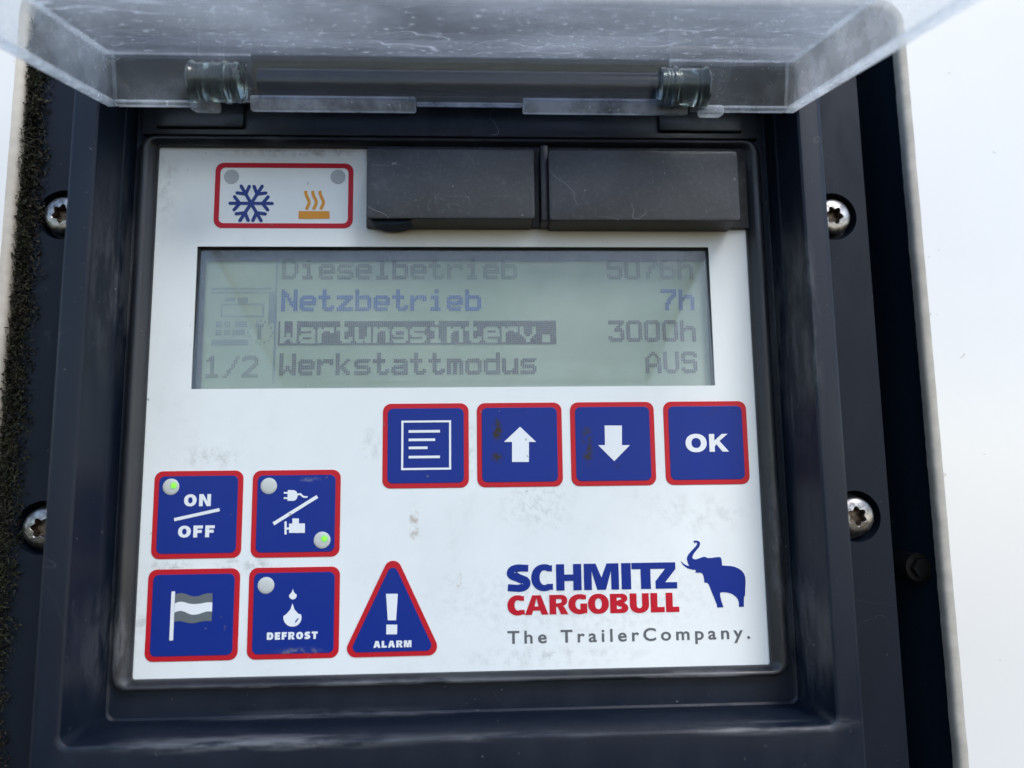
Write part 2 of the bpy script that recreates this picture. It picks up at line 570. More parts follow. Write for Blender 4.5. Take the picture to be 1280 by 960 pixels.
def stroke(pts, wd, cap=0.0):
    """a polyline thickened to an outline (wd: full width or one per point)"""
    n = len(pts)
    ws = [wd] * n if isinstance(wd, (int, float)) else wd
    L, R_ = [], []
    for i, p in enumerate(pts):
        a = pts[max(0, i - 1)]
        b = pts[min(n - 1, i + 1)]
        dx, dz = b[0] - a[0], b[1] - a[1]
        d = math.hypot(dx, dz) or 1
        nx, nz = -dz / d, dx / d
        L.append((p[0] + nx * ws[i] / 2, p[1] + nz * ws[i] / 2))
        R_.append((p[0] - nx * ws[i] / 2, p[1] - nz * ws[i] / 2))
    return L + R_[::-1]


def round_stroke(a, b, wd, n=6):
    t = math.atan2(b[1] - a[1], b[0] - a[0])
    return [(b[0] + wd / 2 * cos(t + x), b[1] + wd / 2 * sin(t + x)) for x in [-pi / 2 + pi * i / n for i in range(n + 1)]] + \
           [(a[0] + wd / 2 * cos(t + x), a[1] + wd / 2 * sin(t + x)) for x in [pi / 2 + pi * i / n for i in range(n + 1)]]


# heavy sans capitals: (outer, holes...) inside the box x0..x1, z0..z1 with stem s and bar t
def glyph(ch, x0, x1, z0, z1, s, t):
    W, Hh = x1 - x0, z1 - z0
    o = []
    def P(pts):
        return [(x0 + a, z0 + b) for a, b in pts]
    if ch == 'I':
        o = [[(0, 0), (W, 0), (W, Hh), (0, Hh)]]
    elif ch == 'H':
        m = Hh * 0.48
        o = [[(0, 0), (s, 0), (s, m - t / 2), (W - s, m - t / 2), (W - s, 0), (W, 0), (W, Hh), (W - s, Hh), (W - s, m + t / 2), (s, m + t / 2), (s, Hh), (0, Hh)]]
    elif ch == 'M':
        u = s * 0.82
        o = [[(0, 0), (u, 0), (u, Hh * 0.72), (W / 2 - u * 0.56, 0), (W / 2 + u * 0.56, 0), (W - u, Hh * 0.72), (W - u, 0), (W, 0), (W, Hh), (W - u * 1.55, Hh), (W / 2, Hh * 0.46), (u * 1.55, Hh), (0, Hh)]]
    elif ch == 'N':
        o = [[(0, 0), (s * .92, 0), (s * .92, Hh * 0.60), (W - s * 1.0, 0), (W, 0), (W, Hh), (W - s * .92, Hh), (W - s * .92, Hh * 0.40), (s * 1.0, Hh), (0, Hh)]]
    elif ch == 'T':
        o = [[(W / 2 - s / 2, 0), (W / 2 + s / 2, 0), (W / 2 + s / 2, Hh - t), (W, Hh - t), (W, Hh), (0, Hh), (0, Hh - t), (W / 2 - s / 2, Hh - t)]]
    elif ch == 'Z':
        o = [[(0, 0), (W, 0), (W, t), (W * 0.46, t), (W * .97, Hh * 0.74), (W * .97, Hh), (0, Hh), (0, Hh - t), (W * 0.47, Hh - t), (0, Hh * 0.3)]]
    elif ch == 'L':
        o = [[(0, 0), (W, 0), (W, t), (s, t), (s, Hh), (0, Hh)]]
    elif ch in 'EF':
        b = [(0, 0), (W, 0), (W, t), (s, t)] if ch == 'E' else [(0, 0), (s, 0)]
        m = Hh * 0.5
        o = [b + [(s, m - t / 2), (W * .9, m - t / 2), (W * .9, m + t / 2), (s, m + t / 2), (s, Hh - t), (W, Hh - t), (W, Hh), (0, Hh)]]
    elif ch == 'K':
        o = [[(0, 0), (s, 0), (s, Hh * 0.30), (s * 1.35, Hh * 0.42), (W - s * 1.2, 0), (W, 0), (s * 1.95, Hh * 0.60), (W * .97, Hh), (W - s * 1.2, Hh), (s, Hh * 0.62), (s, Hh), (0, Hh)]]
    elif ch == 'A':
        c, tw = W / 2, s * 0.62
        zb = Hh * 0.21
        zt = zb + t * 0.85
        k = (c - tw) / Hh                     # slope of the legs
        o = [[(0, 0), (s * .98, 0), (s * .98 + zb * k * 0.9, zb), (W - s * .98 - zb * k * 0.9, zb), (W - s * .98, 0), (W, 0), (c + tw, Hh), (c - tw, Hh)],
             [(s * .98 + zt * k * 0.95, zt), (W - s * .98 - zt * k * 0.95, zt), (c, Hh - t * 0.55)]]
    elif ch == 'O':
        o = [arcpts(W / 2, Hh / 2, W / 2, Hh / 2, 0, 352, 40, 2.15), arcpts(W / 2, Hh / 2, W / 2 - s, Hh / 2 - t, 0, 350, 32, 2.15)]
    elif ch in 'CG':
        rx, rz = W * 0.60, Hh / 2
        out = arcpts(rx, rz, rx, rz, 62, 298, 26, 2.1)
        inn = arcpts(rx * 1.02, rz, rx - s, rz - t, 300, 60, 22, 2.1)
        if ch == 'C':
            o = [[(W * .97, Hh * .965)] + out + [(W, Hh * .03), (W, Hh * .27)] + inn + [(W * .97, Hh * .72)]]
        else:
            o = [[(W * .95, Hh * .97)] + out + [(W, Hh * .06), (W, Hh * .53), (W * .64, Hh * .53), (W * .64, Hh * .24)] + arcpts(rx * 1.02, rz, rx - s, rz - t, 270, 60, 22, 2.1) + [(W * .95, Hh * .74)]]
    elif ch == 'U':
        ro = W / 2
        rz = Hh * 0.40
        o = [[(0, Hh)] + arcpts(W / 2, rz, ro, rz, 180, 360, 20, 2.1) + [(W, Hh), (W - s, Hh)] + arcpts(W / 2, rz, ro - s, rz - t, 360, 180, 16, 2.1) + [(s, Hh)]]
    elif ch == 'D':
        o = [[(0, 0)] + arcpts(W * .45, Hh / 2, W * .55, Hh / 2, -90, 90, 18, 2.3) + [(0, Hh)],
             [(s, t)] + arcpts(W * .42, Hh / 2, W * .58 - s, Hh / 2 - t, -90, 90, 14, 2.3) + [(s, Hh - t)]]
    elif ch == 'B':
        m = Hh * 0.52
        r1, r2 = m / 2, (Hh - m) / 2
        o = [[(0, 0)] + arcpts(W * .62, r1, W * .38, r1, -90, 70, 12, 2.2) + [(W * .86, m)] + arcpts(W * .60, m + r2, W * .36, r2, -70, 90, 12, 2.2) + [(0, Hh)],
             [(s, t * .82)] + arcpts(W * .52, r1 + t * .06, W * .13, r1 - t * .78, -90, 90, 8, 2.2) + [(s, m - t * .4)],
             [(s, m + t * .40)] + arcpts(W * .52, m + r2 - t * .06, W * .11, r2 - t * .72, -90, 90, 8, 2.2) + [(s, Hh - t * .82)]]
    elif ch == 'R':
        m = Hh * 0.42
        r2 = (Hh - m) / 2
        o = [[(0, 0), (s, 0), (s, m * 0.92), (s * 1.2, m * 0.92), (W - s * 1.08, 0), (W, 0), (W * .80, m * .86), (W * .74, m * 1.02)]
             + arcpts(W * .58, m + r2, W * .38, r2 * 1.0, -65, 90, 14, 2.3) + [(0, Hh)],
             [(s, m + t * .55)] + arcpts(W * .53, m + r2 - t * .1, W * .13, r2 - t * .72, -90, 90, 8, 2.2) + [(s, Hh - t * .85)]]
    elif ch == 'S':
        # centre line: upper bowl, diagonal spine, lower bowl; heavy throughout
        rx = W / 2 - s * 0.46
        ru = Hh * 0.25 - t / 4
        zu, zl = Hh - t / 2 - ru, t / 2 + ru
        c = [(W * .93, Hh - t * .56)] + arcpts(W * .56, zu, rx + W * .06, ru, 80, 205, 14, 2.0)
        c2 = arcpts(W * .47, zl, rx + W * .03, ru, 25, -100, 14, 2.0) + [(W * .02, t * .62)]
        n1 = len(c)
        pts = c + [(W * .50, Hh * .5)] + c2
        k = len(pts)
        ws = []
        for i in range(k):
            u = abs(i - (k - 1) / 2) / ((k - 1) / 2)
            ws.append(t * (1.22 if u < 0.45 else 1.22 - 0.22 * (u - .45) / .55))
        o = [stroke(pts, ws)]
    return [P(c) for c in o]


def caps(text, x0, z0, h, width, s, t, gap):
    """set a word in the heavy capitals, total width given"""
    rel = {'I': .42, 'M': 1.22, 'N': 1.05, 'O': 1.12, 'K': 1.08, 'A': 1.12, 'E': .86, 'F': .82, 'L': .8, 'S': .92, 'T': .95, 'D': 1.04, 'R': 1.02}
    tot = sum(rel.get(c, 1) for c in text)
    u = (width - gap * (len(text) - 1)) / tot
    x, out = x0, []
    for c in text:
        wd = rel.get(c, 1) * u
        out.append(glyph(c, x, x + wd, z0, z0 + h, s, t))
        x += wd + gap
    return out


def outline_text(name, body, x0, z0, size, y, mat, parent, spacing=1.0, bold=0.0, width=None):
    cu = bpy.data.curves.new(name, 'FONT')
    cu.body = body
    cu.size = size / 1000
    cu.space_character = spacing
    cu.offset = bold / 1000
    cu.extrude = 0.00004
    tmp = bpy.data.objects.new(name + '_curve', cu)
    COL.objects.link(tmp)
    dg = bpy.context.evaluated_depsgraph_get()
    me = bpy.data.meshes.new_from_object(tmp.evaluated_get(dg))
    bpy.data.objects.remove(tmp)
    bpy.data.curves.remove(cu)
    xs = [v.co.x for v in me.vertices]
    k = (width / 1000) / (max(xs) - min(xs)) if width else 1.0
    mx = min(xs)
    for v in me.vertices:
        x, yy, z = v.co
        v.co = ((x - mx) * k + x0 / 1000, y / 1000 - z, yy + z0 / 1000)
    me.materials.clear()
    return link(name, me, mat, parent)


def tag(o, label=None, cat=None, kind=None):
    if label:
        o['label'] = label
    if cat:
        o['category'] = cat
    if kind:
        o['kind'] = kind
    return o


# ================================================================== the trailer wall with its cutout
WX0, WX1, WZ0, WZ1 = -146.2, 145.6, -150.0, 163.5     # the cutout
YW, TW = 7.0, 4.0                                      # wall front, thickness of the skin


def wavy(pts, amp, seed):
    out = []
    n = len(pts)
    for i, p in enumerate(pts):
        q = pts[(i + 1) % n]
        L = math.hypot(q[0] - p[0], q[1] - p[1])
        k = max(1, int(L / 2.0))
        for j in range(k):
            t = j / k
            x, z = p[0] + (q[0] - p[0]) * t, p[1] + (q[1] - p[1]) * t
            out.append((x + amp * mnoise.noise(Vector((x * .05, z * .12, seed))), z + amp * mnoise.noise(Vector((x * .12, z * .05, seed + 9)))))
    return out


cut = rrect(WX0, WX1, WZ0, WZ1, 9, 8)
edge0 = wavy(cut, 0.12, 1.0)
bm = bmesh.new()
add_prism(bm, [[(-620, -520), (620, -520), (620, 640), (-620, 640)], edge0], YW, YW + TW)
wall = finish('trailer_wall', bm, M['paint'], recalc=False, loc=(0, 0, H0 * 1000))
tag(wall, 'glossy white trailer wall with a dark cutout around the control panel', 'wall')

# beige cut edge of the wall panel, slightly ribbed
bm = bmesh.new()
ring_pts = edge0
prev = None
cx0 = (WX0 + WX1) / 2
prof = [(0.1, YW - 0.05), (-0.5, YW + 0.05), (-1.5, YW + 0.35), (-2.2, YW + 0.9), (-2.45, YW + 1.9), (-2.3, YW + 4.2), (-0.2, YW + 5.0)]
n = len(ring_pts)
rows = []
for i in range(n):
    a, p, b = ring_pts[i - 1], ring_pts[i], ring_pts[(i + 1) % n]
    dx, dz = b[0] - a[0], b[1] - a[1]
    d = math.hypot(dx, dz) or 1
    nx, nz = dz / d, -dx / d               # outward for a counter-clockwise outline
    rib = 0.07 * sin(p[1] * 2 * pi / 3.2) + 0.15 * mnoise.noise(Vector((p[0] * .2, p[1] * .2, 3)))
    rows.append([bm.verts.new(mm((p[0] + nx * (u + rib * (k > 1)), y, p[1] + nz * (u + rib * (k > 1))))) for k, (u, y) in enumerate(prof)])
for i in range(n):
    a, b = rows[i], rows[(i + 1) % n]
    for k in range(len(prof) - 1):
        bm.faces.new((a[k], b[k], b[k + 1], a[k + 1]))
finish('edge_seal', bm, M['seal'], wall, smooth=60)

# the dark box behind the cutout
bm = bmesh.new()
loft(bm, [(WX0 - 1, WX1 + 1, WZ0 - 1, WZ1 + 1, YW + TW + 0.6, 9), (WX0 + 1, WX1 - 1, WZ0 + 1, WZ1 - 1, 44, 9)])
add_prism(bm, [rrect(WX0 - 2, WX1 + 2, WZ0 - 2, WZ1 + 2, 9)], 44.2, 46)
finish('recess_liner', bm, M['recess'], wall, recalc=False)
bx, bz = at(1143, 708, 24)
bm = bmesh.new()
add_prism(bm, [circle(0, 0, 4.6, 24)], -3.0, 8)
add_prism(bm, [circle(0, 0, 3.2, 6)], -5.5, -3.05)
finish('bolt', bm, M['bolt'], wall, loc=(bx, 24, bz))

# moss growing along the left edge
bm = bmesh.new()
rng = random.Random(3)
for i in range(26000):
    z = rng.uniform(-95, 152)
    spread = 8.5 + 3.0 * mnoise.noise(Vector((0, 0, z * .045))) + 2.5 * mnoise.noise(Vector((3, 0, z * .2)))
    x = WX0 + 2.6 + abs(rng.gauss(0, 0.42)) * spread
    if x > WX0 + spread + 3:
        continue
    y = rng.uniform(7.5, 10.5) + rng.uniform(0, 14) * max(0, 1 - (x - WX0) / 6)
    L, wd = rng.uniform(0.9, 2.3), rng.uniform(0.18, 0.42)
    d = Vector((rng.gauss(0.35, .6), rng.gauss(-0.6, .5), rng.gauss(.1, .7))).normalized()
    s = d.cross(Vector((rng.gauss(0, 1), rng.gauss(0, 1), rng.gauss(0, 1)))).normalized()
    c = Vector((x, y, z))
    v = [bm.verts.new(mm(c - s * wd)), bm.verts.new(mm(c + s * wd)), bm.verts.new(mm(c + d * L))]
    f = bm.faces.new(v)
    f.material_index = 0 if mnoise.noise(Vector((x * .1, 0, z * .06))) + rng.gauss(0, .25) > -0.05 else 1
moss = finish('moss', bm, [M['moss'], M['moss2']], recalc=False, loc=(0, 0, H0 * 1000))
tag(moss, 'dark green and brown moss growing along the left edge of the cutout', 'moss', 'stuff')

# ================================================================== the control unit
unit = empty('control_unit', None, (0, 0, H0 * 1000))
tag(unit, 'black control unit with white button panel, grey display and raised clear lid', 'control panel')

# flange with four screw holes
FX0, FX1, FZ0, FZ1, YF = -139.5, 128.6, -128, 150, 9.0
SCREWS = [(117.2, 87.3), (117.7, -9.9), (-129.4, 87.0), (-129.2, -9.8)]
RX0, RX1, RZ0, RZ1 = -112.4, 101.1, -83, 129           # raised rim, outer
IX0, IX1, IZ0, IZ1 = -104.9, 93.6, -62.6, 121          # raised rim, inner
bm = bmesh.new()
add_prism(bm, [rrect(FX0, FX1, FZ0, FZ1, 7)] + [rrect(RX0 + 2, RX1 - 2, RZ0 + 2, RZ1 - 2, 5)] + [circle(x, z, 8.0, 36) for x, z in SCREWS], YF, YF + 4)
for x, z in SCREWS:                                     # pockets the screws sit in
    v0 = [bm.verts.new(mm((p[0], YF + 0.0, p[1]))) for p in circle(x, z, 8.0, 36)]
    v1 = [bm.verts.new(mm((p[0], YF + 4.5, p[1]))) for p in circle(x, z, 7.0, 36)]
    for i in range(36):
        j = (i + 1) % 36
        bm.faces.new((v0[j], v0[i], v1[i], v1[j]))
    bm.faces.new(v1)
finish('mounting_flange', bm, M['flange'], unit, recalc=False)

# raised rim, inner walls and floor around the faceplate
bm = bmesh.new()
YR = -22.0


def infl(d):
    return (RX0 + d, RX1 - d, RZ0 + d, RZ1 - d)


def inn(d):
    return (IX0 + d, IX1 - d, IZ0 + d, IZ1 - d)


rings = [(*infl(-0.8), YF + 1, 7.5), (*infl(0), YR + 1.6, 7), (*infl(0.35), YR + 0.6, 6.7), (*infl(1.1), YR + 0.1, 6), (*infl(2.0), YR, 5.4),
         (*inn(-1.6), YR, 4.2), (*inn(-0.7), YR + 0.12, 3.4), (*inn(-0.15), YR + 0.6, 3), (*inn(0), YR + 1.4, 2.8),
         (*inn(0.9), -8.5, 2.6), (IX0 + 1.3, IX1 - 1.3, IZ0 + .4, IZ1 - 1.3, -8.0, 2.6),
         (IX0 + 1.6, IX1 - 1.6, IZ0 + .2, IZ1 - 1.5, -1.2, 2.4), (IX0 + 2.2, IX1 - 2.2, IZ0 + .8, IZ1 - 2.1, -0.7, 2.2),
         (-101.0, 88.8, -53, 107, -0.7, 3)]
loft(bm, rings)
finish('housing', bm, M['housing'], unit, smooth=32)

# ribs of the inner housing: two low brackets under the hinge and a long ledge
bm = bmesh.new()
for xa, xb in ((-97.0, -70.5), (57.5, 84.0)):
    box(bm, xa, xb, -4.2, -0.5, 110.2, 118.5, 0.8)
box(bm, -101.5, 89.2, -2.6, -0.5, 108.4, 120.5, 0.6)
finish('hinge_bracket', bm, M['bracket'], unit, smooth=40)

# thin frame around the faceplate
bm = bmesh.new()
FO = (-102.1, 89.8, -54.4, 108.2)
FI = (-96.9, 84.6, -51.6, 105.3)


def lerp(t, e=0):
    return tuple(a + (b - a) * t for a, b in zip(FO, FI))


loft(bm, [(*FO, -0.5, 4.6), (*lerp(0.03), -2.2, 4.5), (*lerp(0.12), -3.0, 4.2), (*lerp(0.3), -3.35, 3.8), (*lerp(0.55), -3.2, 2.8),
          (*lerp(0.66), -2.6, 2.4), (*lerp(0.72), -2.4, 2.2), (*lerp(0.94), -1.5, 1.2), (*FI, -0.9, 0.7), (*lerp(1.0), 0.6, 0.7)])
finish('panel_frame', bm, M['frame'], unit, smooth=50)

# faceplate with the display opening
LX0, LX1, LZ0, LZ1 = -84.3, 72.5, 30.35, 73.9
bm = bmesh.new()
loft(bm, [(-97.5, 85.2, -52.2, 106, 0, 0.5), (LX0, LX1, LZ0, LZ1, 0, 0.2), (LX0, LX1, LZ0, LZ1, 0.5, 0.2)], n=2)
face = finish('faceplate', bm, M['white'], unit, recalc=True)
bm = bmesh.new()
YL = 3.6
loft(bm, [(LX0, LX1, LZ0, LZ1, 0.51, 0.2), (LX0 + .15, LX1 - .15, LZ0 + .15, LZ1 - .15, YL + 1.0, 0.2)], n=2)
well = finish('display_well', bm, M['frame'], unit, recalc=True)

# ---- display
bm = bmesh.new()
add_prism(bm, [rrect(LX0 + .2, LX1 - .2, LZ0 + .2, LZ1 - .2, 0.1, 2)], YL, YL + 0.9)
disp = finish('display', bm, M['lcd'], unit, recalc=False)
bm = bmesh.new()
add_prism(bm, [rrect(LX0 + .05, LX1 - .05, LZ0 + .05, LZ1 - .05, 0.1, 2)], 0.10, 0.40)
for v in bm.verts:                                     # the pane leans back a little at its top
    v.co.y += 0.0016 * (v.co.z * 1000 - LZ0) / (LZ1 - LZ0)
finish('display_window', bm, M['window'], disp, recalc=False)

M['mask'] = seg('painted_shade_band', (0.12, 0.125, 0.145), 0.50)  # grey see-through film: shade along the display's top and left, painted in
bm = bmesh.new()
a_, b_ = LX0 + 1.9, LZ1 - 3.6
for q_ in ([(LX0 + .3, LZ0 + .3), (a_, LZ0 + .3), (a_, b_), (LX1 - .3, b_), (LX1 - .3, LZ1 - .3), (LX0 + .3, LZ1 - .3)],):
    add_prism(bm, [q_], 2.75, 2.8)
finish('painted_shade_band', bm, M['mask'], disp, recalc=False)

FONT = {
 'D': "######.. #######. ##...##. ##....## ##....## ##....## ##....## ##....## ##...##. #######. ######..",
 'N': "##....## ###...## ####..## ####..## ##.##.## ##.##.## ##..#### ##..#### ##...### ##....## ##....##",
 'W': "##....## ##....## ##....## ##....## ##....## ##....## ##.##.## ##.##.## ######## ###..### ##....##",
 'A': "...##... ..####.. .##..##. ##....## ##....## ##....## ######## ######## ##....## ##....## ##....##",
 'U': "##....## ##....## ##....## ##....## ##....## ##....## ##....## ##....## ##....## .######. ..####..",
 'S': ".######. ######## ##....## ##...... #######. .####### ......## ......## ##....## ######## .######.",
 'a': "........ ........ ........ .######. .####### ......## .####### ######## ##....## ######## .#######",
 'b': "##...... ##...... ##...... #######. ######## ##....## ##....## ##....## ##....## ######## #######.",
 'd': "......## ......## ......## .####### ######## ##....## ##....## ##....## ##....## ######## .#######",
 'e': "........ ........ ........ .######. ######## ##....## ######## ######## ##...... #######. .######.",
 'g': "........ ........ ........ .######. ######## ##....## ##....## .####### ......## ######## .######.",
 'h': "##...... ##...... ##...... ##.####. ######## ###...## ##....## ##....## ##....## ##....## ##....##",
 'i': "...##... ...##... ........ .####... .####... ...##... ...##... ...##... ...##... .#####.. .#####..",
 'k': "##...... ##...... ##...... ##...##. ##..##.. ##.##... ####.... #####... ##.###.. ##..###. ##...##.",
 'l': ".####... .####... ...##... ...##... ...##... ...##... ...##... ...##... ...##... .######. .######.",
 'm': "........ ........ ........ #######. ######## ##.##.## ##.##.## ##.##.## ##.##.## ##.##.## ##.##.##",
 'n': "........ ........ ........ ##.####. ######## ###...## ##....## ##....## ##....## ##....## ##....##",
 'o': "........ ........ ........ .######. ######## ##....## ##....## ##....## ##....## ######## .######.",
 'r': "........ ........ ........ ##.#####. ######## ###...## ##...... ##...... ##...... ##...... ##......",
 's': "........ ........ ........ .####### #######. ##...... #######. .####### ......## ######## #######.",
 't': "..##.... ..##.... ..##.... ######.. ######.. ..##.... ..##.... ..##.... ..##..## ..###### ...####.",
 'u': "........ ........ ........ ##....## ##....## ##....## ##....## ##....## ##...### ######## .###.###",
 'v': "........ ........ ........ ##....## ##....## ##....## ##....## .##..##. ..####.. ...##... ...##...",
 'z': "........ ........ ........ ######## ######## ....###. ...###.. ..###... .###.... ######## ########",
 '.': "........ ........ ........ ........ ........ ........ ........ ..####.. ..####.. ..####.. ..####..",
 '0': ".######. ######## ##....## ##....## ##....## ##....## ##....## ##....## ##....## ######## .######.",
 '1': "...##... ..###... .####... ...##... ...##... ...##... ...##... ...##... ...##... .######. .######.",
 '2': ".######. ######## ##....## ......## .....### ....###. ...###.. ..###... .###.... ######## ########",
 '3': "######## ######## .....##. ....##.. ...####. ...##### ......## ......## ##....## ######## .######.",
 '5': "######## ######## ##...... ##...... #######. ######## ......## ......## ##....## ######## .######.",
 '6': "..#####. .###.... ##...... ##...... #######. ######## ##....## ##....## ##....## ######## .######.",
 '7': "######## ######## ......## .....### ....###. ...###.. ...##... ..###... ..##.... ..##.... ..##....",
 '/': "......## ......## .....##. .....##. ....##.. ....##.. ...##... ..##.... ..##.... .##..... ##......",
}
YS = 3.3                                               # the liquid crystal layer floats in front of the reflector
xa, za = at(351, 389, YS)
xb, zb = at(647, 389, YS)
PX = (xb - xa) / 116
PZ = (za - at(349, 469.5, YS)[1]) / 32
TX0, TZ0 = xa, za                                      # left end and baseline of the second line


def pixels(name, cells, mat, sz=0.86):
    bm = bmesh.new()
    for cx, cz in cells:
        x, z = TX0 + (cx + .5) * PX, TZ0 + (cz + .5) * PZ
        hx, hz = PX * sz / 2, PZ * sz / 2
        v = [bm.verts.new(mm((x + a * hx, YS, z + b * hz))) for a, b in ((-1, -1), (1, -1), (1, 1), (-1, 1))]
        bm.faces.new(v)
    return finish(name, bm, mat, disp, recalc=False)


def word(txt, col, row):
    """cells of a word whose first character starts at column col, baseline row"""
    out = set()
    for k, ch in enumerate(txt):
        if ch == ' ':
            continue
        for r, line in enumerate(FONT[ch].split()):
            for c, q in enumerate(line[:8]):
                if q == '#':
                    out.add((col + 9 * k + c, row + 10 - r))
    return out


RC = 206                                               # right margin in columns
hl = {(c, r) for c in range(-1, 135) for r in range(-17, -5)} - word('Wartungsinterv.', 0, -16)
for txt, val, row, mt, lab in (('Dieselbetrieb', '5076h', 16, 'segdim', 'dim grey top line'), ('Netzbetrieb', '7h', 0, 'segblue', 'bluish second line'),
                               (None, '3000h', -16, 'seg', 'grey third line'), ('Werkstattmodus', 'AUS', -32, 'seg', 'grey bottom line')):
    if txt:
        tag(pixels('screen_text', word(txt, 0, row), M[mt]), lab + ' of dot matrix text on the display')
    tag(pixels('screen_value', word(val, RC - 9 * len(val), row), M[mt]), 'value at the right end of the ' + lab + ' on the display')
tag(pixels('highlight_bar', hl, M['seg'], 0.90), 'dark highlighted bar with pale lettering on the display')
pg = word('1', -36, -33) | word('/', -27, -33) | word('2', -18, -33)
pixels('page_number', pg, M['segdim'])
dv = {(-3, r) for r in range(-36, 28)}
pixels('divider_line', dv, M['segfaint'], 0.98)
ic = set()


def cellx(px):
    return int(round((at(px, 400, YS)[0] - TX0) / PX))


def cellz(py):
    return int(round((at(300, py, YS)[1] - TZ0) / PZ))


def fillc(x0, x1, y0, y1, hollow=False):
    a, b, c, d = cellx(x0), cellx(x1), cellz(y1), cellz(y0)
    for i in range(a, b + 1):
        for j in range(c, d + 1):
            if not hollow or i in (a, b) or j in (c, d):
                ic.add((i, j))


fillc(262, 336, 362, 363)
fillc(262, 336, 366, 367)
fillc(335, 340, 366, 405)
fillc(296, 306, 373, 378)
fillc(280, 290, 374, 376)
fillc(274, 328, 382, 396, True)
for x in (270, 281, 293, 301):
    fillc(x, x + 6, 404, 409)
    fillc(x - 1, x + 4, 415, 420)
fillc(264, 310, 427, 431)
for k in range(16):
    a = 2 * pi * k / 16
    ic.add((cellx(324) + int(round(5.6 * cos(a))), cellz(417) + int(round(5.6 * sin(a)))))
fillc(321, 325, 406, 425)
fillc(319, 328, 406, 409)
pixels('menu_symbol', ic, M['segfaint'])

# ---- buttons
Y1, Y2, Y3 = -0.22, -0.36, -0.46


def button(name, label, cx, cz, hw=12.7, hh=12.5):
    bm = bmesh.new()
    loft_r = [(cx - hw, cx + hw, cz - hh, cz + hh, 0.2, 2.4), (cx - hw, cx + hw, cz - hh, cz + hh, Y1 + .06, 2.4), (cx - hw + .1, cx + hw - .1, cz - hh + .1, cz + hh - .1, Y1, 2.3)]
    vs = loft(bm, loft_r)
    bm.faces.new(vs[-1])
    b = finish(name, bm, M['red'], unit)
    if label:
        tag(b, label)
    bm = bmesh.new()
    q = 1.45
    vs = loft(bm, [(cx - hw + q, cx + hw - q, cz - hh + q, cz + hh - q, Y1 + .05, 1.6), (cx - hw + q, cx + hw - q, cz - hh + q, cz + hh - q, Y2 + .05, 1.6), (cx - hw + q + .1, cx + hw - q - .1, cz - hh + q + .1, cz + hh - q - .1, Y2, 1.5)])
    bm.faces.new(vs[-1])
    finish('button_face', bm, M['blue'], b)
    return b


def lens(cx, cz, parent, mat='lens', r=2.35, glow=None, name='indicator_light'):
    bm = bmesh.new()
    prevr = None
    rings = []
    for k, (rr, y) in enumerate(((r, Y2 + .05), (r, Y2 - .12), (r * .93, Y2 - .24), (r * .6, Y2 - .34), (r * .25, Y2 - .37))):
        rings.append([bm.verts.new(mm((p[0], y, p[1]))) for p in circle(0, 0, rr, 28)])
    for a, b in zip(rings, rings[1:]):
        for i in range(28):
            j = (i + 1) % 28
            bm.faces.new((a[i], a[j], b[j], b[i]))
    bm.faces.new(rings[-1])
    o = finish(name, bm, M[mat], parent, loc=(cx, 0, cz), smooth=50)
    if glow:
        bm = bmesh.new()
        rr = []
        for k, q in enumerate((1.6, 1.1, .6, .2)):
            rr.append([bm.verts.new(mm((p[0], -0.42 - .05 * k, p[1]))) for p in circle(0, 0, q, 24)])
        for a, b in zip(rr, rr[1:]):
            for i in range(24):
                j = (i + 1) % 24
                bm.faces.new((a[i], a[j], b[j], b[i]))
        bm.faces.new(rr[-1])
        finish('light_glow', bm, M['glow'], parent, loc=(cx + glow[0], -0.36, cz + glow[1]), smooth=50)
    return o


def T(pts, y=0):
    return [at(px, py, y) for px, py in pts]


def zoomed(pts, ox, oy, k):
    return T([(ox + a / k, oy + b / k) for a, b in pts])


def sym(name, shapes, parent, mat='icon', y0=Y3, y1=Y2 + .03):
    return prism(name, shapes, y0, y1, M[mat], parent)


def rect(x0, x1, z0, z1):
    return [[(x0, z0), (x1, z0), (x1, z1), (x0, z1)]]


# menu list
cx, cz = -15.2, 13.0
b = button('button', 'blue red-edged button with a white framed list symbol', cx, cz)
fx0, fz1 = at(502, 526)
fx1, fz0 = at(564, 587)
lines = [[rrect(fx0, fx1, fz0, fz1, .05, 2), rrect(fx0 + .6, fx1 - .6, fz0 + .6, fz1 - .6, .05, 2)]]
for (x0, x1, y) in ((511, 550, 539.5), (511, 544, 550), (511, 534.5, 560), (511, 550, 571.5)):
    p0, p1 = at(x0, y), at(x1, y)
    lines.append(rect(p0[0], p1[0], p0[1] - .38, p0[1] + .38))
sym('list_symbol', lines, b)
# up and down arrows
cx = 12.65
b = button('button', 'blue red-edged button with a white upward arrow, worn dark spots beside it', cx, cz)
sym('arrow_symbol', [[T([(640, 577.5), (661, 577.5), (661, 552.5), (670, 552.5), (650, 533.5), (630, 552.5), (640, 552.5)])]], b)
cx = 40.6
b = button('button', 'blue red-edged button with a white downward arrow', cx, cz)
sym('arrow_symbol', [[T([(755.5, 532), (777, 532), (777, 556.5), (787, 556.5), (767.5, 576.5), (747.5, 556.5), (756, 556.5)])]], b)
cx = 68.9
b = button('button', 'blue red-edged button lettered OK in white', cx, cz)
x0, z0 = at(857, 565.5)
x1, z1 = at(909.5, 542)
sym('lettering', [glyph('O', x0, x0 + 6.4, z0, z1, 1.75, 1.25), glyph('K', x0 + 7.2, x1, z0 + .1, z1 - .1, 1.6, 1.2)], b)
